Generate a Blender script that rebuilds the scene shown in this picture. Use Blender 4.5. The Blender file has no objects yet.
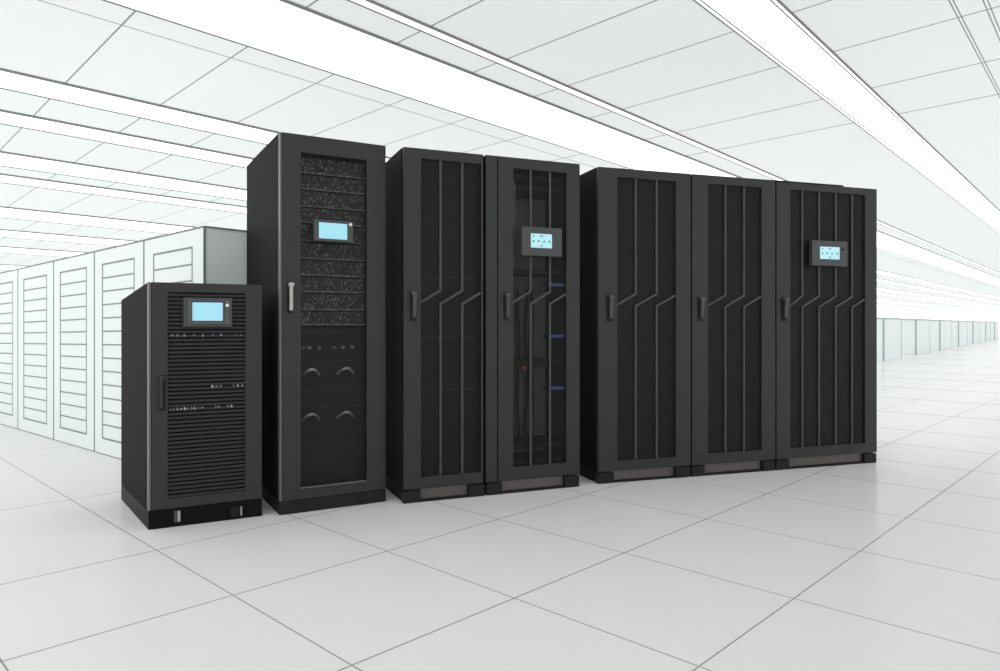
import bpy, bmesh, math, random
from mathutils import Vector, Matrix
random.seed(7)
sc = bpy.context.scene
COL = sc.collection

# ------------------------------------------------------------------ helpers
def mat(name, col, rough=.5, spec=.5, metal=0., emit=None, estr=0., nodes=None):
    m = bpy.data.materials.new(name); m.use_nodes = True
    nt = m.node_tree; b = nt.nodes['Principled BSDF']
    b.inputs['Base Color'].default_value = (*col, 1)
    b.inputs['Roughness'].default_value = rough
    b.inputs['Specular IOR Level'].default_value = spec
    b.inputs['Metallic'].default_value = metal
    if emit:
        b.inputs['Emission Color'].default_value = (*emit, 1)
        b.inputs['Emission Strength'].default_value = estr
    if nodes: nodes(nt, b)
    return m

def noise_rough(scale, lo, hi, amp=.12):
    """fine powder-coat variation: noise drives roughness and a slight base colour change"""
    def f(nt, b):
        tc = nt.nodes.new('ShaderNodeTexCoord'); n = nt.nodes.new('ShaderNodeTexNoise')
        n.inputs['Scale'].default_value = scale; n.inputs['Detail'].default_value = 3
        nt.links.new(tc.outputs['Object'], n.inputs['Vector'])
        mr = nt.nodes.new('ShaderNodeMapRange')
        mr.inputs['To Min'].default_value = lo; mr.inputs['To Max'].default_value = hi
        nt.links.new(n.outputs['Fac'], mr.inputs['Value'])
        nt.links.new(mr.outputs['Result'], b.inputs['Roughness'])
        c = b.inputs['Base Color'].default_value[:3]
        mx = nt.nodes.new('ShaderNodeMix'); mx.data_type = 'RGBA'
        mx.inputs[6].default_value = (*[v * (1 - amp) for v in c], 1)
        mx.inputs[7].default_value = (*[min(1, v * (1 + amp)) for v in c], 1)
        nt.links.new(n.outputs['Fac'], mx.inputs[0])
        nt.links.new(mx.outputs[2], b.inputs['Base Color'])
    return f

def perforated(pitch, open_r):
    """round holes in staggered rows, cut through with transparency"""
    def f(nt, b):
        N = nt.nodes; L = nt.links
        tc = N.new('ShaderNodeTexCoord'); sp = N.new('ShaderNodeSeparateXYZ')
        L.new(tc.outputs['Object'], sp.inputs[0])
        def M(op, a, c=None):
            n = N.new('ShaderNodeMath'); n.operation = op
            for i, v in enumerate((a, c)):
                if v is None: continue
                if isinstance(v, (int, float)): n.inputs[i].default_value = v
                else: L.new(v, n.inputs[i])
            return n.outputs[0]
        row = M('DIVIDE', sp.outputs['Z'], pitch * .866)
        ri = M('FLOOR', row); rf = M('SUBTRACT', M('SUBTRACT', row, ri), .5)
        odd = M('MULTIPLY', M('FRACT', M('MULTIPLY', ri, .5)), 1.0)
        colx = M('FRACT', M('ADD', M('DIVIDE', sp.outputs['X'], pitch), odd))
        cx = M('SUBTRACT', colx, .5)
        d2 = M('ADD', M('POWER', cx, 2.), M('POWER', M('MULTIPLY', rf, .866), 2.))
        hole = M('LESS_THAN', d2, open_r * open_r)
        tr = N.new('ShaderNodeBsdfTransparent'); mx = N.new('ShaderNodeMixShader')
        L.new(hole, mx.inputs[0]); L.new(b.outputs[0], mx.inputs[1]); L.new(tr.outputs[0], mx.inputs[2])
        L.new(mx.outputs[0], N['Material Output'].inputs['Surface'])
    return f

def speckle(scale, thr, col):
    """small pale marks (screws, prints, circuit parts) scattered on a dark panel"""
    def f(nt, b):
        N = nt.nodes; L = nt.links
        tc = N.new('ShaderNodeTexCoord'); n = N.new('ShaderNodeTexNoise')
        n.inputs['Scale'].default_value = scale; n.inputs['Detail'].default_value = 2
        L.new(tc.outputs['Object'], n.inputs['Vector'])
        mr = N.new('ShaderNodeMapRange'); mr.inputs['From Min'].default_value = thr
        mr.inputs['From Max'].default_value = thr + .12
        L.new(n.outputs['Fac'], mr.inputs['Value'])
        mx = N.new('ShaderNodeMix'); mx.data_type = 'RGBA'
        mx.inputs[6].default_value = b.inputs['Base Color'].default_value
        mx.inputs[7].default_value = (*col, 1)
        L.new(mr.outputs['Result'], mx.inputs[0]); L.new(mx.outputs[2], b.inputs['Base Color'])
    return f

def brush(nt, b):
    noise_rough(6, .16, .24, .015)(nt, b)

K = {}
K['black'] = mat('black_powder_coat', (.012, .0125, .0125), .6, .03, nodes=noise_rough(60, .55, .65, .1))
K['door'] = mat('door_black', (.018, .019, .019), .45, .42, nodes=noise_rough(60, .40, .50, .1))
K['rib'] = mat('rib_grey', (.042, .043, .043), .4, .5, nodes=noise_rough(60, .36, .46, .1))
K['edge'] = mat('edge_highlight_sill_grey', (.12, .122, .122), .35, .5, nodes=noise_rough(60, .3, .4, .1))  # paler grey paints the highlight on cabinet corners; also the plain sill strip
K['pure'] = mat('matt_black', (.006, .006, .006), .6, .3, nodes=noise_rough(60, .55, .65, .1))
K['plinth'] = mat('plinth_black', (.005, .005, .005), .6, .1, nodes=noise_rough(60, .45, .55, .1))
K['plinth_grey'] = mat('plinth_dark_grey', (.014, .014, .014), .55, .2, nodes=noise_rough(60, .45, .55, .1))
K['kick'] = mat('kick_panel_brown_grey', (.105, .096, .092), .35, .5, nodes=noise_rough(40, .3, .4, .15))
K['mesh'] = mat('perforated_sheet', (.011, .0115, .0115), .5, .3, nodes=perforated(.0085, .37))
K['mesh_fine'] = mat('perforated_sheet_fine', (.011, .012, .0118), .5, .3, nodes=perforated(.0085, .35))
K['mesh_open'] = mat('perforated_sheet_open', (.018, .0195, .019), .5, .3, nodes=perforated(.0085, .44))
K['mesh_solid'] = mat('louvre_black', (.016, .0165, .0165), .5, .35, nodes=noise_rough(60, .45, .55, .1))
K['inner'] = mat('inner_panel', (.010, .011, .011), .55, .3, nodes=noise_rough(40, .5, .6, .2))
K['inner_grey'] = mat('inner_panel_grey', (.10, .11, .108), .5, .4, nodes=noise_rough(40, .45, .55, .2))
K['shelf'] = mat('shelf_edge_grey', (.035, .037, .037), .5, .3, nodes=noise_rough(40, .45, .55, .2))
K['back_grey'] = mat('back_panel_grey', (.22, .235, .23), .5, .3, nodes=noise_rough(40, .45, .55, .15))
K['module'] = mat('module_front', (.018, .018, .018), .5, .4, nodes=speckle(95, .56, (.28, .28, .27)))
K['lip'] = mat('module_lip', (.11, .11, .108), .4, .5, nodes=speckle(50, .5, (.3, .3, .3)))
K['cable'] = mat('cable_grey', (.16, .165, .165), .5, .4, nodes=noise_rough(40, .4, .55, .5))
K['dcable'] = mat('cable_dark', (.020, .021, .021), .5, .4, nodes=noise_rough(40, .4, .55, .3))
K['blue'] = mat('blue_tray', (.07, .13, .42), .45, .5, nodes=noise_rough(30, .4, .5, .15))
K['red'] = mat('red_knob', (.35, .03, .03), .4, .5, nodes=noise_rough(30, .35, .45, .1))
K['bezel'] = mat('bezel_grey', (.050, .051, .053), .4, .5, nodes=noise_rough(60, .35, .45, .1))
K['bezel_light'] = mat('bezel_light_grey', (.075, .076, .08), .4, .5, nodes=noise_rough(60, .35, .45, .1))
K['screen'] = mat('lit_screen', (.05, .1, .12), .25, .5, emit=(.32, .67, .79), estr=1.0, nodes=noise_rough(30, .2, .3, .05))
K['screen_pale'] = mat('lit_screen_pale', (.05, .1, .12), .25, .5, emit=(.44, .74, .81), estr=1.0, nodes=noise_rough(30, .2, .3, .05))
K['ig'] = mat('icon_green', (.02, .1, .02), .3, .5, emit=(.06, .36, .06), estr=1., nodes=noise_rough(30, .2, .3, .05))
K['ib'] = mat('icon_blue', (.02, .05, .1), .3, .5, emit=(.10, .26, .36), estr=1., nodes=noise_rough(30, .2, .3, .05))
K['btn'] = mat('silver_button', (.75, .75, .75), .3, .5, nodes=noise_rough(60, .25, .35, .05))
K['metal'] = mat('brushed_metal', (.42, .42, .41), .35, .5, metal=.6, nodes=noise_rough(60, .3, .4, .1))
K['grip'] = mat('handle_dark_grey', (.055, .056, .056), .35, .5, nodes=noise_rough(60, .3, .4, .1))
K['rack'] = mat('pale_mint_coat', (.875, .945, .94), .6, .15, nodes=noise_rough(10, .45, .55, .01))
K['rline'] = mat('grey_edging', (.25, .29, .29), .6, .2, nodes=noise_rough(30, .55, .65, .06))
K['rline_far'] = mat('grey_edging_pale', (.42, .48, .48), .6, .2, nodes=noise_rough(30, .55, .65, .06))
K['floor'] = mat('floor_tile', (.785, .778, .775), .2, .022, nodes=brush)
K['grout'] = mat('floor_joint', (.33, .325, .325), .9, 0., nodes=noise_rough(30, .85, .95, .08))
def translucent(share, col):
    """thin ceiling sheet, translucency added to brighten it: unseen world light from above scatters through"""
    def f(nt, b):
        noise_rough(4, .75, .85, .01)(nt, b)
        tl = nt.nodes.new('ShaderNodeBsdfTranslucent'); tl.inputs['Color'].default_value = (*col, 1)
        mx = nt.nodes.new('ShaderNodeMixShader'); mx.inputs[0].default_value = share
        nt.links.new(b.outputs[0], mx.inputs[1]); nt.links.new(tl.outputs[0], mx.inputs[2])
        nt.links.new(mx.outputs[0], nt.nodes['Material Output'].inputs['Surface'])
    return f
K['panel'] = mat('ceiling_panel', (.86, .905, .905), .8, .05, nodes=translucent(.53, (.93, .978, .976)))  # panels pass world light from above, added to brighten ceiling and room
K['cline'] = mat('ceiling_joint', (.36, .38, .38), .8, .1, nodes=noise_rough(30, .75, .85, .06))
K['lframe'] = mat('light_frame_grey', (.27, .275, .275), .6, .1, nodes=noise_rough(30, .55, .65, .06))
K['lwhite'] = mat('light_frame_white', (.92, .92, .92), .6, .2, nodes=noise_rough(30, .55, .65, .01))
K['lamp'] = mat('light_diffuser', (.9, .9, .9), .5, .2, emit=(1, 1, 1), estr=1.3, nodes=noise_rough(30, .45, .55, .01))

class MB:
    """collects shapes in (s along front, d inward, t up) coordinates; build() links them as one mesh"""
    def __init__(self, f=None): self.bm = bmesh.new(); self.f = f
    def _v(self, p): return self.bm.verts.new(self.f(*p) if self.f else p)
    def hexa(self, lo, hi):            # two quads of 4 points
        a = [self._v(p) for p in lo]; b = [self._v(p) for p in hi]
        F = self.bm.faces.new
        F(a[::-1]); F(b)
        for i in range(4):
            j = (i + 1) % 4; F((a[i], a[j], b[j], b[i]))
        return self
    def box(self, s0, s1, d0, d1, t0, t1):
        return self.hexa([(s0, d0, t0), (s1, d0, t0), (s1, d1, t0), (s0, d1, t0)],
                         [(s0, d0, t1), (s1, d0, t1), (s1, d1, t1), (s0, d1, t1)])
    def prism(self, pts, d0, d1):      # polygon in (s,t), extruded in d
        a = [self._v((s, d0, t)) for s, t in pts]; b = [self._v((s, d1, t)) for s, t in pts]
        n = len(pts); self.bm.faces.new(a); self.bm.faces.new(b[::-1])
        for i in range(n):
            j = (i + 1) % n; self.bm.faces.new((a[i], b[i], b[j], a[j]))
        return self
    def ring(self, s0, s1, t0, t1, i0, i1, j0, j1, d0, d1):   # frame with a rectangular opening i x j
        O = [(s0, t0), (s1, t0), (s1, t1), (s0, t1)]; I = [(i0, j0), (i1, j0), (i1, j1), (i0, j1)]
        of, ob = [[self._v((s, d, t)) for s, t in O] for d in (d0, d1)]
        nf, nb = [[self._v((s, d, t)) for s, t in I] for d in (d0, d1)]
        F = self.bm.faces.new
        for i in range(4):
            j = (i + 1) % 4
            F((of[i], of[j], nf[j], nf[i])); F((ob[j], ob[i], nb[i], nb[j]))
            F((of[j], of[i], ob[i], ob[j])); F((nf[i], nf[j], nb[j], nb[i]))
        return self
    def tube(self, pts, r, n=8):       # round bar along a polyline
        P = [Vector(p) for p in pts]; rings = []
        for i, p in enumerate(P):
            t = ((P[min(i + 1, len(P) - 1)] - P[max(i - 1, 0)])).normalized()
            u = t.cross(Vector((0, 0, 1)) if abs(t.z) < .9 else Vector((1, 0, 0))).normalized(); w = t.cross(u)
            rr = r[i] if isinstance(r, (list, tuple)) else r
            rings.append([self._v(tuple(p + rr * (math.cos(a) * u + math.sin(a) * w)))
                          for a in [2 * math.pi * k / n for k in range(n)]])
        for A, B in zip(rings, rings[1:]):
            for k in range(n):
                self.bm.faces.new((A[k], A[(k + 1) % n], B[(k + 1) % n], B[k]))
        self.bm.faces.new(rings[0][::-1]); self.bm.faces.new(rings[-1])
        return self
    def build(self, name, m, parent=None, bevel=0., label=None, smooth=False):
        bm = self.bm
        bmesh.ops.recalc_face_normals(bm, faces=bm.faces)
        me = bpy.data.meshes.new(name); bm.to_mesh(me); bm.free()
        for q in (m if isinstance(m, (list, tuple)) else [m]): me.materials.append(q)
        o = bpy.data.objects.new(name, me); COL.objects.link(o); o.parent = parent
        if smooth:
            for p in me.polygons: p.use_smooth = True
        if bevel:
            b = o.modifiers.new('bevel', 'BEVEL'); b.width = bevel; b.segments = 2; b.limit_method = 'ANGLE'
        if label: o['label'] = label
        return o

def thing(name, label, cat, loc=(0, 0, 0), rz=0., group=None):
    o = bpy.data.objects.new(name, None); COL.objects.link(o)
    o.location = loc; o.rotation_euler = (0, 0, rz); o.empty_display_size = .2
    o['label'] = label; o['category'] = cat
    if group: o['group'] = group
    return o

# ------------------------------------------------------------------ camera
cd = bpy.data.cameras.new('camera'); cam = bpy.data.objects.new('camera', cd); COL.objects.link(cam)
cam.location = (0, 0, 1.0); cam.rotation_euler = (math.radians(90), 0, 0)
cd.sensor_width = 36; cd.lens = 705 / 1000 * 36; cd.shift_y = -.0105; cd.clip_end = 400
sc.camera = cam

# ------------------------------------------------------------------ floor and ceiling: slabs with joints laid out in metres
def slab(name, dA, dB, linesA, linesB, z0, z1, m_tile, m_line, extA, extB, up, wfA, wfB):
    """parallelogram slab; lines run along dA at offsets linesA and along dB at offsets linesB"""
    A = Vector(dA).normalized(); B = Vector(dB).normalized()
    nA = Vector((A.y, -A.x)); nB = Vector((B.y, -B.x))
    det = nA.x * nB.y - nA.y * nB.x
    def pt(a, b):                       # point with offset a from A-lines and b from B-lines
        return ((a * nB.y - b * nA.y) / det, (nA.x * b - nB.x * a) / det)
    def axis(lines, ext, wf):
        e = [(ext[0], False)]
        for o in sorted(lines):
            ww = wf(o)
            e += [(o - ww / 2, True), (o + ww / 2, False)]
        e.append((ext[1], False)); return e
    ea, eb = axis(linesA, extA, wfA), axis(linesB, extB, wfB)
    bm = bmesh.new(); F = []
    z = z1 if up else z0
    grid = [[bm.verts.new((*pt(a, b), z)) for b, _ in eb] for a, _ in ea]
    for i in range(len(ea) - 1):
        for j in range(len(eb) - 1):
            f = bm.faces.new((grid[i][j], grid[i + 1][j], grid[i + 1][j + 1], grid[i][j + 1]))
            f.material_index = 1 if (ea[i][1] or eb[j][1]) else 0
    zz = z0 if up else z1
    cs = [(0, 0), (-1, 0), (-1, -1), (0, -1)]
    low = [bm.verts.new((*pt(ea[i][0], eb[j][0]), zz)) for i, j in cs] if up else None
    if up: bm.faces.new(low)
    n, m_ = len(ea), len(eb)
    rim = [[grid[i][0] for i in range(n)], [grid[-1][j] for j in range(m_)],
           [grid[i][-1] for i in range(n - 1, -1, -1)], [grid[0][j] for j in range(m_ - 1, -1, -1)]]
    for k in range(4 if up else 0):
        bm.faces.new(rim[k] + [low[(k + 1) % 4], low[k]])
    bmesh.ops.recalc_face_normals(bm, faces=bm.faces)
    me = bpy.data.meshes.new(name); bm.to_mesh(me); bm.free()
    me.materials.append(m_tile); me.materials.append(m_line)
    o = bpy.data.objects.new(name, me); COL.objects.link(o); o['kind'] = 'structure'
    return o, pt

floorA = [-.97, -.26, .47, 1.182, 1.887, 2.597, 3.346, 4.096, 4.90, 5.72, 6.58, 7.51, 8.95, 10.67, 12.54, 14.86, 16.9, 20.3,
          24, 28, 33, 39, 46, 54, 63, 74, 87]
floorB = [.48, -.26, -1.008, -1.748, -2.518, -3.27, -4.57, -6.6, -8.7, -10.8, -13, -16, -20, -25]
slab('floor', (-.717, .697), (.692, .722), floorA, floorB, -.12, 0., K['floor'], K['grout'], (-1.6, 100), (-60, 4), True,
     lambda o: min(.11, .0058 * max(1, (o / 4.3) ** 2)), lambda o: .0058 if o > -1.5 else .0075)

ceilA = [-.06, .67, 1.41, 2.175, 2.915, 3.69, 4.466, 5.32, 6.37, 7.34]
ceilB = [-4.998, -.77, -.79, -.61, -.632]
CZ = 3.0
_, cpt = slab('ceiling', (-.689, .725), (.66, .751), ceilA, ceilB, CZ, CZ, K['panel'], K['cline'], (-1.2, 110), (-90, 5), False,
              lambda o: .012 * max(1, o / 4.5), lambda o: .007 if o > -1 else .013)

# ------------------------------------------------------------------ continuous ceiling light strips
def light(b0, b1, fw, label, inner=0.):
    """b0 > b1 are the offsets of the strip's two sides"""
    lo, hi = cpt(-1.0, (b0 + b1) / 2), cpt(100, (b0 + b1) / 2)
    base = Vector((lo[0], lo[1], CZ))
    t = thing('strip_light', label, 'ceiling light', base, 0., 'strip lights on the ceiling')
    def strip(x0, x1, z0, z1, name, m, par):
        q = [Vector((*cpt(a, b), 0)) - Vector((base.x, base.y, 0)) for a, b in ((-1, x0), (100, x0), (100, x1), (-1, x1))]
        mb = MB(); mb.hexa([(p.x, p.y, z0) for p in q], [(p.x, p.y, z1) for p in q]); return mb.build(name, m, par)
    strip(b0, b1, -.012, 0, 'diffuser', K['lamp'], t)
    for a, c in ((b0, b0 + fw), (b1 - fw, b1)):
        strip(a, c, -.016, 0, 'frame_rail', K['lframe'], t)
    if inner:                           # second, inner outline
        for a, c in ((b0 - inner, b0 - inner + fw), (b1 + inner - fw, b1 + inner)):
            strip(a, c, -.014, -.012, 'frame_rail', K['lframe'], t)
    return t
light(-1.578, -1.950, .009, 'broad white light strip crossing the upper right of the ceiling, double grey outline', .03)
light(-3.466, -3.536, .013, 'thinnest white light strip on the ceiling, right beside the widest one')
light(-3.860, -4.655, .018, 'widest white light strip, running across the ceiling above the tall black cabinets')
light(-6.56, -7.03, .028, 'white light strip at upper left, the first one left of the widest strip')
light(-7.82, -8.27, .034, 'narrow white light strip at left, second one left of the widest strip')
light(-9.69, -10.46, .042, 'white light strip at left, third one left of the widest strip')
light(-11.12, -11.69, .048, 'white light strip at left, fourth one left of the widest strip')
light(-14.2, -15.5, .07, 'white light strip low at left, fifth one left of the widest strip')
light(-17.6, -18.9, .085, 'white light strip low at far left, sixth left of the widest strip')
light(-21.4, -23.0, .11, 'white light strip low at far left, seventh left of the widest strip')
light(-27.8, -30.0, .16, 'far white light strip just above the pale rack row, farthest at left')

# ------------------------------------------------------------------ black cabinets
def cab_thing(fl, yaw, s0, W, D, label, skew=0., slope=0., T=2.):
    """empty at the centre of the base; returns it and the local mapping of (s,d,t)"""
    c, s = math.cos(yaw), math.sin(yaw)
    ox, oy = fl[0] + c * (s0 + W / 2) - s * D / 2, fl[1] + s * (s0 + W / 2) + c * D / 2
    t = thing('equipment_cabinet', label, 'cabinet', (ox, oy, 0), yaw, 'black equipment cabinets')
    sk, ck = math.sin(skew), math.cos(skew)
    def f(a, d, h): return (a - W / 2 - d * sk, d * ck - D / 2, h - slope * max(0, d) / D * h / T)
    return t, f

def shell(t, f, W, D, T, t0, post=.02, top=.02, m=None, post_front=.034):
    """hollow carcass behind the door: sides, top, bottom and back in one mesh"""
    m = m or K['black']
    mb = MB(f)
    mb.box(0, post, post_front, D, t0, T); mb.box(W - post, W, post_front, D, t0, T)
    mb.box(post, W - post, post_front, D, T - top, T); mb.box(post, W - post, post_front, D, t0, t0 + .02)
    mb.box(post, W - post, D - .02, D, t0 + .02, T - top)
    return mb.build('body', m, t, .0025)

def rib_strip(mb, pts, w, d0, d1):
    """bar of width w following a polyline of (s,t) points, mitred"""
    L, R = [], []
    n = len(pts)
    for i, p in enumerate(pts):
        a = Vector(pts[max(0, i - 1)]); b = Vector(pts[min(n - 1, i + 1)]); p = Vector(p)
        if 0 < i < n - 1:
            e0 = (p - a).normalized(); e1 = (b - p).normalized(); nn = Vector((-(e0 + e1).y, (e0 + e1).x)).normalized()
            k = (w / 2) / max(.3, nn.dot(Vector((-e0.y, e0.x))))
        else:
            e = (b - a).normalized(); nn = Vector((-e.y, e.x)); k = w / 2
        L.append(p + nn * k); R.append(p - nn * k)
    for i in range(n - 1):
        mb.prism([tuple(R[i]), tuple(R[i + 1]), tuple(L[i + 1]), tuple(L[i])], d0, d1)
    return mb

def lever_handle(f, door, s0, s1, t0, t1, m, pale=None):
    """recessed black cup with a swing lever standing on it"""
    MB(f).box(s0, s1, -.003, .004, t0, t1).build('handle_recess', K['pure'], door, .002)
    w = (s1 - s0)
    mb = MB(f)
    c = (s0 + s1) / 2 + w * .08
    mb.hexa([(c - w * .2, -.016, t0 + .022), (c + w * .26, -.016, t0 + .022), (c + w * .26, -.003, t0 + .022), (c - w * .2, -.003, t0 + .022)],
            [(c - w * .24, -.030, t1 - .02), (c + w * .32, -.030, t1 - .02), (c + w * .32, -.003, t1 - .02), (c - w * .24, -.003, t1 - .02)])
    mb.box(s0 + w * .12, s1 - w * .05, -.034, -.003, t1 - .022, t1 - .002)
    mb.build('handle', m, door, .003)

def ribbed_cabinet(fl, yaw, s0, s1, D, T, label, opening, mull, bend, door, handle, mesh, ribw=.014, n_shelf=(), feet=None, lid=None,
                   inner=None, side_post=0.):
    W = s1 - s0
    t, f = cab_thing(fl, yaw, s0, W, D, label, T=T)
    shell(t, f, W, D, T, .078, post_front=.004 if door[0] > .03 else .034, post=max(.02, door[0] - .004) if door[0] > .03 else .02,
          m=K['door'] if door[0] > .03 else None)
    o0, o1, q0, q1 = opening
    dr = MB(f).ring(door[0], door[1], door[2], door[3], o0, o1, q0, q1, 0, .03).build('door', K['door'], t, .003)
    MB(f).box(o0, o1, .014, .0158, q0, q1).build('mesh_panel', mesh, dr)
    hi, lo = bend
    ms = list(mull); n = len(ms)
    for k in range(n + 1):
        mb = MB(f)
        if k == 0: pts = [(ms[0], q1), (ms[0], hi), (o0, lo + .006)]
        elif k == n:
            pitch = ms[-1] - ms[-2]; h2 = min(hi, lo + (hi - lo) * (o1 - ms[-1]) / pitch)
            pts = [(o1, h2), (ms[-1], lo), (ms[-1], q0)]
        else: pts = [(ms[k], q1), (ms[k], hi), (ms[k - 1], lo), (ms[k - 1], q0)]
        rib_strip(mb, pts, ribw, .003, .0135).build('rib', K['rib'], dr, .0015)
    lever_handle(f, dr, *handle, K['grip'])
    # plinth: two feet, recessed kick panel, bottom rail
    pl = MB(f).box(.004, W - .004, .06, D - .02, .012, .077).box(.006, W - .004, .024, .0598, .073, .0768).build('plinth', K['plinth'], t)  # second box: dark plate added as the shadow in the gap under the door
    MB(f).box(.02, W - .02, .030, .058, .013, .072).build('kick_panel', K['kick'], pl)
    MB(f).box(.0045 + feet, W - .0045 - feet, .008, .056, 0, .012).build('bottom_rail', K['pure'], pl)
    fw = feet
    for a, b in ((.004, .004 + fw), (W - .004 - fw, W - .004)):
        MB(f).box(a, b, .003, .056, 0, .069).build('foot', K['plinth_grey'], pl, .003)
    MB(f).box(.01, W - .01, .1, D - .05, 0, .012).build('base_skid', K['plinth'], pl)
    if lid:
        MB(f).box(.0, lid, .0, D, T, T + .008).build('top_lid', K['black'], t, .002)
    # inside
    if inner is None:
        MB(f).box(.03, W - .03, .10, .12, .11, T - .03).build('inner_panel', K['inner'], t)
        for h in n_shelf:
            MB(f).box(.03, W - .03, .086, .0995, h - .006, h + .006).build('shelf_edge', K['shelf'], t)
    return t, f, dr

A = (-.5411, 3.9331); yA = .3919
B = (.6151, 4.4249); yB = .3161
ribbed_cabinet(A, yA, 0, .4945, .95, 1.997, 'tall black cabinet with ribbed mesh door and no screen, right beside the tall narrow one',
               (.105, .466, .143, 1.938), (.2205, .3515), (1.199, 1.121), (.004, .480, .080, 1.9955), (.0378, .0765, 1.02, 1.19),
               K['mesh'], n_shelf=(1.83, 1.68, 1.28, .93, .62), feet=.10)

t4, f4, dr4 = ribbed_cabinet(A, yA, .4975, 1.122, .93, 1.997, 'tall black cabinet with see-through mesh door, small screen and blue strips inside',
               (.175, .5285, .156, 1.931), (.2895, .4190), (1.202, 1.128), (.077, .5545, .082, 1.992), (.1098, .1445, 1.0255, 1.189),
               K['mesh_open'], feet=.10, inner='open')
# equipment seen through the open mesh of that cabinet
MB(f4).box(.09, .56, .34, .36, .11, 1.96).build('inner_panel', K['back_grey'], t4)
for h, w in ((1.895, .03), (1.83, .028), (1.326, .028), (.767, .034), (.268, .03), (.17, .02)):
    MB(f4).box(.085, .57, .05, .30, h - w / 2, h + w / 2).build('shelf', K['pure'], t4, .002)
for s in (.30, .345, .40, .44, .205, .235):
    mb = MB(f4); pts = []
    for i in range(9):
        pts.append((s + .006 * math.sin(i * 1.3 + s * 40), .31, .20 + i * .128))
    mb.tube(pts, .010).build('cable', K['dcable'], t4, smooth=True)
for k in range(3):
    mb = MB(f4)
    pts = [(.185 + .007 * k + .008 * math.sin(i * 1.7 + k * 2), .035 + .008 * k, 1.36 + i * .0457) for i in range(12)]
    mb.tube(pts, .007, 6).build('cable_bundle', K['cable'], t4, smooth=True)
for h in (1.249, .933, .613):
    b = MB(f4).box(.425, .540, .026, .10, h - .010, h + .008).build('blue_tray', K['blue'], t4, .003, label='blue strip')
    MB(f4).box(.405, .424, .026, .07, h - .012, h + .012).build('tray_end', K['pure'], b, .002)
mb = MB(f4)
mb.tube([(.261, .049, .742), (.261, .036, .742)], [.012, .012], 12).tube([(.261, .035, .742), (.261, .026, .742)], [.015, .013], 12)
mb.build('red_knob', K['red'], t4, label='small red knob')

ribbed_cabinet(B, yB, 0, .6755, .90, 1.996, 'tall black mesh-door cabinet without a screen, leftmost of the right-hand three',
               (.137, .560, .139, 1.936), (.2685, .4205), (1.200, 1.122), (.003, .6725, .077, 1.9945), (.057, .1017, 1.0215, 1.189),
               K['mesh_fine'], feet=.11, n_shelf=(1.05, .82))
ribbed_cabinet(B, yB, .6795, 1.3465, .85, 1.996, 'tall black mesh-door cabinet without a screen, middle of the right-hand three',
               (.127, .5505, .148, 1.936), (.2635, .4115), (1.200, 1.122), (.003, .6645, .077, 1.9945), (.0435, .0865, 1.0265, 1.1855),
               K['mesh_fine'], feet=.10, n_shelf=(1.22, .80))
t7, f7, dr7 = ribbed_cabinet(B, yB, 1.3505, 2.236, .85, 1.988, 'wide black cabinet with five mesh strips and a small screen, far right',
               (.1195, .7735, .148, 1.937), (.2230, .3676, .5141, .6605), (1.2035, 1.127), (.003, .8825, .077, 1.9865), (.0391, .0868, 1.0276, 1.187),
               K['mesh_fine'], feet=.11, lid=.58)

def icon_screen(t, f, box, scr, btn=None, name='display_panel'):
    s0, s1, t0, t1 = box; a0, a1, b0, b1 = scr
    dp = MB(f).ring(s0, s1, t0, t1, a0, a1, b0, b1, -.034, .0).build(name, K['bezel'], t, .003)
    MB(f).box(s0 + .004, s1 - .004, -.0005, .0025, t0 + .004, t1 - .004).build('back_plate', K['pure'], dp)
    MB(f).box(a0, a1, -.030, -.026, b0, b1).build('screen', K['screen_pale'], dp, label='lit pale cyan screen')
    w, h = a1 - a0, b1 - b0
    def ic(u, v, k):
        mb = MB(f); cx, cy = a0 + u * w, b0 + v * h; r = h * .085
        if k == 0:       # leaf-like pointer
            mb.prism([(cx - r, cy - r * .6), (cx + r, cy - r * .6), (cx, cy + r * 1.2)], -.032, -.0302)
        elif k == 1:     # house
            mb.prism([(cx - r, cy - r), (cx + r, cy - r), (cx + r, cy + .3 * r), (cx, cy + 1.2 * r), (cx - r, cy + .3 * r)], -.032, -.0302)
        elif k == 2:     # battery
            mb.box(cx - r, cx + r, -.032, -.0302, cy - r * .7, cy + r * .7); mb.box(cx + r * 1.05, cx + r * 1.35, -.032, -.0302, cy - r * .3, cy + r * .3)
        elif k == 3:     # meter: two bars and a base
            mb.box(cx - r * 1.3, cx + r * 1.3, -.032, -.0302, cy - r, cy - r * .6)
            mb.box(cx - r, cx - r * .3, -.032, -.0302, cy - r * .5, cy + r * .2); mb.box(cx + r * .2, cx + r, -.032, -.0302, cy - r * .5, cy + r)
        mb.build('icon', K['ig'] if k < 2 else K['ib'], dp, label='green icon' if k < 2 else 'blue icon')
    ic(.13, .82, 0); ic(.13, .47, 1); ic(.36, .48, 2); ic(.60, .48, 3); ic(.87, .47, 1); ic(.5, .84, 2); ic(.5, .16, 3)
    if btn:
        mb = MB(f); mb.tube([(btn[0], -.034, btn[1]), (btn[0], -.0385, btn[1])], .008, 12); mb.build('button', K['pure'], dp)
    return dp
icon_screen(t4, f4, (.2150, .4810, 1.4128, 1.5852), (.2742, .4148, 1.4621, 1.5463))
icon_screen(t7, f7, (.2735, .5823, 1.4139, 1.5901), (.3418, .5155, 1.462, 1.5484), (.5375, 1.5336))

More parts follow.
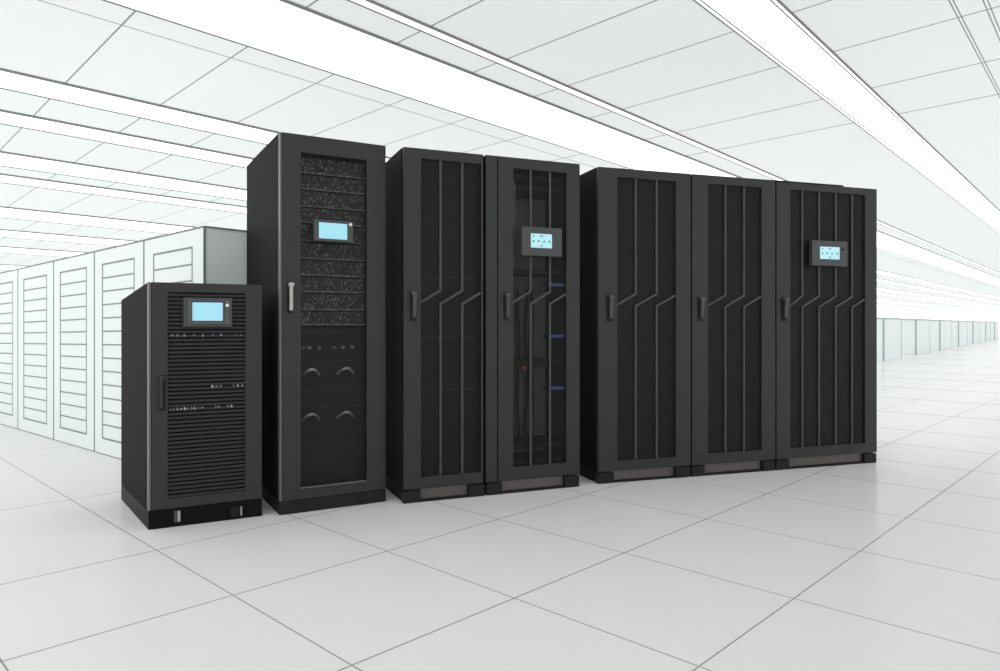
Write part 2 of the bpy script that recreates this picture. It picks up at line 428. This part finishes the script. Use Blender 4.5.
# --- tall narrow cabinet
W, D, T = .588, .93, 2.0164
t2, f2 = cab_thing((-1.155, 3.697), .5214, 0, W, D, 'tall narrow black cabinet with one perforated door and a blank blue screen', T=T)
shell(t2, f2, W, D, T, .07)
d2 = MB(f2).ring(.012, W - .001, .072, T - .002, .111, .4745, .128, 1.918, 0, .031).build('door', K['door'], t2, .003)
MB(f2).box(0, .0105, 0, .033, .072, T - .003).build('corner_highlight_trim', K['edge'], t2, .003, label='lighter grey strip painted as the corner highlight')  # light catching the rounded corner, put into the strip's paler colour
MB(f2).box(.111, .4745, .014, .0158, .128, 1.918).build('mesh_panel', K['mesh_open'], d2)
MB(f2).box(.112, .4735, .002, .0125, .128, .134).build('sill_strip', K['edge'], d2)
h2 = MB(f2).box(.038, .066, -.004, .002, 1.062, 1.225).build('handle_recess', K['pure'], d2, .002)
mb = MB(f2); mb.box(.044, .062, -.034, -.014, 1.075, 1.205); mb.box(.040, .068, -.034, -.004, 1.203, 1.223); mb.box(.045, .061, -.02, -.004, 1.085, 1.10)
mb.build('handle', K['metal'], d2, .004, label='silver grey handle')
def plain_screen(t, f, box, scr, rim, btn, dd):
    s0, s1, a, b = box
    dp = MB(f).ring(s0, s1, a, b, *scr, -dd, 0.).build('display_panel', K['bezel'], t, .003)
    MB(f).box(s0 + .004, s1 - .004, -.0005, .0025, a + .004, b - .004).build('back_plate', K['pure'], dp)
    MB(f).box(scr[0], scr[1], -dd + .004, -dd + .008, scr[2], scr[3]).build('screen', K['screen'], dp, label='lit blank pale blue screen')
    if rim:
        MB(f).ring(*rim, scr[0] - .006, scr[1] + .006, scr[2] - .006, scr[3] + .006, -dd - .012, -dd).build('raised_rim', K['bezel_light'], dp, .002)
    dz = -dd - (.012 if rim else 0)
    MB(f).tube([(btn[0], dz + .002, btn[1]), (btn[0], dz - .006, btn[1])], .0085, 12).build('button', K['btn'], dp, label='small silver button')
plain_screen(t2, f2, (.172, .3876, 1.4505, 1.566), (.199, .3548, 1.465, 1.551), None, (.3706, 1.5484), .03)
for i, h in enumerate((1.9107, 1.8175, 1.7296, 1.637, 1.5486, 1.45, 1.3552, 1.2642, 1.1742, 1.0772)):
    nxt = (1.8175, 1.7296, 1.637, 1.5486, 1.45, 1.3552, 1.2642, 1.1742, 1.0772, .995)[i]
    pm = MB(f2).box(.06, .525, .050, .5, nxt + .004, h - .004).build('power_module', K['module'], t2, .002)
    MB(f2).box(.075, .51, .043, .0495, nxt + .003, nxt + .011).build('module_lip', K['lip'], pm)
lp = MB(f2).box(.04, .54, .07, .09, .10, .985).build('lower_panel', K['inner'], t2)
for h in (.96, .80, .64, .55, .42, .34, .26):
    MB(f2).box(.05, .53, .062, .0695, h - .003, h + .003).build('panel_rib', K['shelf'], lp)
for s in (.125, .160, .215, .30, .345, .40):
    MB(f2).box(s, s + .02, .052, .069, .868, .884).build('terminal', K['lip'], lp)
for s in (.126, .317):
    for h in (.742, .500):
        mb = MB(f2)
        pts = [(s + .095 * k / 10, .045 - .03 * math.sin(math.pi * k / 10), h - .014 + .034 * math.sin(math.pi * k / 10)) for k in range(11)]
        mb.tube(pts, .008, 8).build('curved_grip', K['cable'], t2, smooth=True, label='small curved grey grip')
p2 = MB(f2).box(.0, W, .004, D, 0, .0695).build('plinth', K['plinth_grey'], t2, .002)
for a in (.094, .434):
    MB(f2).box(a, a + .050, -.001, .010, .012, .058).build('lock_plate', K['pure'], p2, .001)
for s, d_, h in ((0, .07, 1.86), (0, .07, 1.06)):
    MB(f2).tube([(.002, d_, h), (-.0025, d_, h)], .006, 8).build('rivet', K['pure'], t2)

# --- small cabinet in front
W, D, T = .533, .7629, 1.212
t1, f1 = cab_thing((-1.7126, 3.4347), .497, 0, W, D, 'short black cabinet with horizontal louvres and a blank blue screen, front left', .15, .07, T)
shell(t1, f1, W, D, T, .09)
d1 = MB(f1).ring(.012, W - .001, .0925, T - .002, .0868, .4492, .143, 1.162, 0, .031).build('door', K['door'], t1, .003)
MB(f1).box(0, .0105, 0, .033, .092, T - .002).build('corner_highlight_trim', K['edge'], t1, .003, label='lighter grey strip painted as the corner highlight')  # corner glint painted as a paler strip
mb = MB(f1); n = 50; p = (1.162 - .143) / n
for i in range(n):
    z = .143 + i * p
    mb.hexa([(.088, .004, z + p * .08), (.448, .004, z + p * .08), (.448, .020, z + p * .30), (.088, .020, z + p * .30)],
            [(.088, .004, z + p * .70), (.448, .004, z + p * .70), (.448, .020, z + p * .95), (.088, .020, z + p * .95)])
mb.build('louvre_panel', K['mesh_solid'], d1)
MB(f1).box(.05, .49, .05, .07, .12, 1.17).build('inner_panel', K['inner'], t1)
def terminals(rows):
    for h, ss in rows:
        for s in ss:
            w = random.uniform(.006, .014)
            mb = MB(f1); hh = random.uniform(.004, .008); mb.box(s, s + w, .001, .046, h - hh, h); mb.box(s + w * .2, s + w * .6, .001, .03, h, h + hh)
            mb.build('terminal', K['metal' if random.random() < .3 else 'cable'], d1)
terminals(((.585, [.094 + .016 * i for i in range(10)] + [.302, .320, .36, .378]), (.69, [.285, .305, .325, .39, .41, .43]),
           (.95, [.10, .125, .155, .20, .24, .29, .33, .40, .425])))
MB(f1).box(.046, .076, -.004, .002, .578, .752).build('handle_recess', K['pure'], d1, .002)
mb = MB(f1); mb.box(.044, .060, -.026, -.004, .592, .752); mb.box(.044, .068, -.028, -.004, .733, .752)
mb.build('handle', K['door'], d1, .004)
plain_screen(t1, f1, (.1502, .3773, .991, 1.137), (.1907, .3325, 1.0214, 1.1131), (.1664, .3613, 1.004, 1.126), (.3483, 1.0997), .03)
p1 = MB(f1).box(.0, W, .003, D, 0, .0895).build('plinth', K['plinth'], t1, .002)
k1 = MB(f1).box(.113, .142, -.004, .0025, .024, .080).build('latch_plate', K['grip'], p1, .001)
MB(f1).box(.1275, .1405, -.008, -.0045, .026, .078).build('latch_bar', K['metal'], p1, .001, label='pale metal latch') 
MB(f1).box(.374, .420, -.004, .0025, .016, .066).build('latch_plate', K['pure'], p1, .001)
MB(f1).box(.424, .4315, -.006, .0025, .018, .064).build('latch_bar', K['metal'], p1, .001, label='pale metal latch')
for h in (1.0, .30):
    MB(f1).tube([(.002, .06, h), (-.0025, .06, h)], .006, 8).build('rivet', K['pure'], t1)

# ------------------------------------------------------------------ row of pale racks behind at left
RX, RY, RD = -5.05, 7.12, Vector((.7647, -.6443)).normalized()
ryaw = math.atan2(RD.y, RD.x)
def topz(t): return 1.528 + (1.625 - 1.528) * t / 4.144
rack_t = [-.33, .56, 1.52, 2.42, 3.31, 4.17]
rlabels = ['pale mint rack cut off by the left edge of the picture, end of the row',
           'second pale mint rack from the left edge, slotted door panel',
           'middle pale mint rack of the left row, third from the picture edge',
           'pale mint rack partly hidden behind the short black cabinet, fourth from the left edge',
           'largest and nearest pale mint rack, its plain end beside the tall narrow black cabinet']
def pale_rack(i):
    a, b = rack_t[i] + .004, rack_t[i + 1] - .004; W = b - a; D = .9
    c = Vector((RX, RY)) + RD * (a + b) / 2 + Vector((-RD.y, RD.x)) * D / 2
    t = thing('server_rack', rlabels[i], 'server rack', (c.x, c.y, 0), ryaw, 'pale server racks at left')
    h0, h1 = topz(a), topz(b)
    def f(s, d, h): return (s - W / 2, d - D / 2, h * (h0 + (h1 - h0) * s / W))     # h is 0..1 of the rack's height
    g = .003
    MB(f).box(g, W - g, .004, D, 0, .998).build('body', K['rack'], t)
    lw = .011
    dw, ds, j0, j1 = W, .17 * W, .075, .928
    # door panel with a framed field of slots
    dr = MB(f).ring(lw * .5, W - lw * .5, .004, .992, ds, W - ds, j0, j1, .0, .0038).build('door', K['rack'], t)
    fr = MB(f).ring(ds, W - ds, j0, j1, ds + lw, W - ds - lw, j0 + .006, j1 - .006, -.002, .0038)
    ns = 13; hh = (j1 - j0 - .012) / ns
    for k in range(1, ns):
        z = j0 + .006 + k * hh
        fr.box(ds + lw, W - ds - lw, -.002, .0038, z - .0028, z + .0028)
    fr.build('slot_frame', K['rline'], dr)
    for k in range(ns):
        z = j0 + .006 + k * hh
        MB(f).box(ds + lw, W - ds - lw, .001, .0038, z + .003, z + hh - .003).build('slot_cover', K['rack'], dr)
    # grey edging along seams, top, bottom
    e = MB(f).box(0, lw * .5, -.001, .0038, .002, 1.0).box(W - lw * .5, W, -.001, .0038, .002, 1.0)
    e.box(lw * .5, W - lw * .5, -.001, .0038, .9925, 1.0).box(lw * .5, W - lw * .5, -.001, .0038, 0.0, .0035)
    if i == 4:
        e.box(W - .002, W + .002, .004, .014, 0, 1.0); e.box(W - .002, W + .002, .014, D, .993, 1.0)
    e.build('edging', K['rline'], t)
for i in range(5): pale_rack(i)

# ------------------------------------------------------------------ far pale racks at right
Q = Vector((10.694, 19.583)); QD = Vector((.6298, .7768))
far = [(-.13, 2.45), (5.08, 8.02), (10.6, 14.06), (16.5, 19.9), (22.66, 26.33), (29.76, 32.82), (36.07, 38.47)]
flabels = ['nearest and largest far pale cabinet, right beside the wide black cabinet', 'second far pale cabinet to the right of the wide black cabinet',
           'third far pale cabinet to the right of the wide black cabinet', 'fourth far pale cabinet, middle of the distant row at right',
           'fifth far pale cabinet in the distant row, third from the right edge', 'sixth far pale cabinet in the distant row, second from the right edge',
           'smallest far pale cabinet, at the right edge of the picture']
for (a, b), lab in zip(far, flabels):
    W = b - a; D = 1.6; H = 1.2
    c = Q + QD * (a + b) / 2 + Vector((-QD.y, QD.x)) * D / 2
    t = thing('server_row', lab, 'server rack', (c.x, c.y, 0), math.atan2(QD.y, QD.x), 'far pale cabinets at right')
    def f(s, d, h, W=W, D=D): return (s - W / 2, d - D / 2, h)
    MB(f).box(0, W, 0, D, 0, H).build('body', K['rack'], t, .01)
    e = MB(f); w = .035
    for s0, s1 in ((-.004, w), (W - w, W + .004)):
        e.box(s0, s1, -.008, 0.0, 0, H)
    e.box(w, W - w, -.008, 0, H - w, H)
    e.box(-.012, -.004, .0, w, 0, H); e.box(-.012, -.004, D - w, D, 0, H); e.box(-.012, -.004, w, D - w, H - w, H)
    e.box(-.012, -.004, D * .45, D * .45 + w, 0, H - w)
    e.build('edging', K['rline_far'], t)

# ------------------------------------------------------------------ light from the open hall around
w = bpy.data.worlds.new('hall_light'); sc.world = w; w.use_nodes = True
bg = w.node_tree.nodes['Background']
bg.inputs['Color'].default_value = (1.0, .985, .975, 1); bg.inputs['Strength'].default_value = 1.14

sc.view_settings.view_transform = 'Standard'; sc.view_settings.look = 'None'
sc.view_settings.exposure = 0.; sc.view_settings.gamma = 1.
sc.view_settings.use_curve_mapping = False
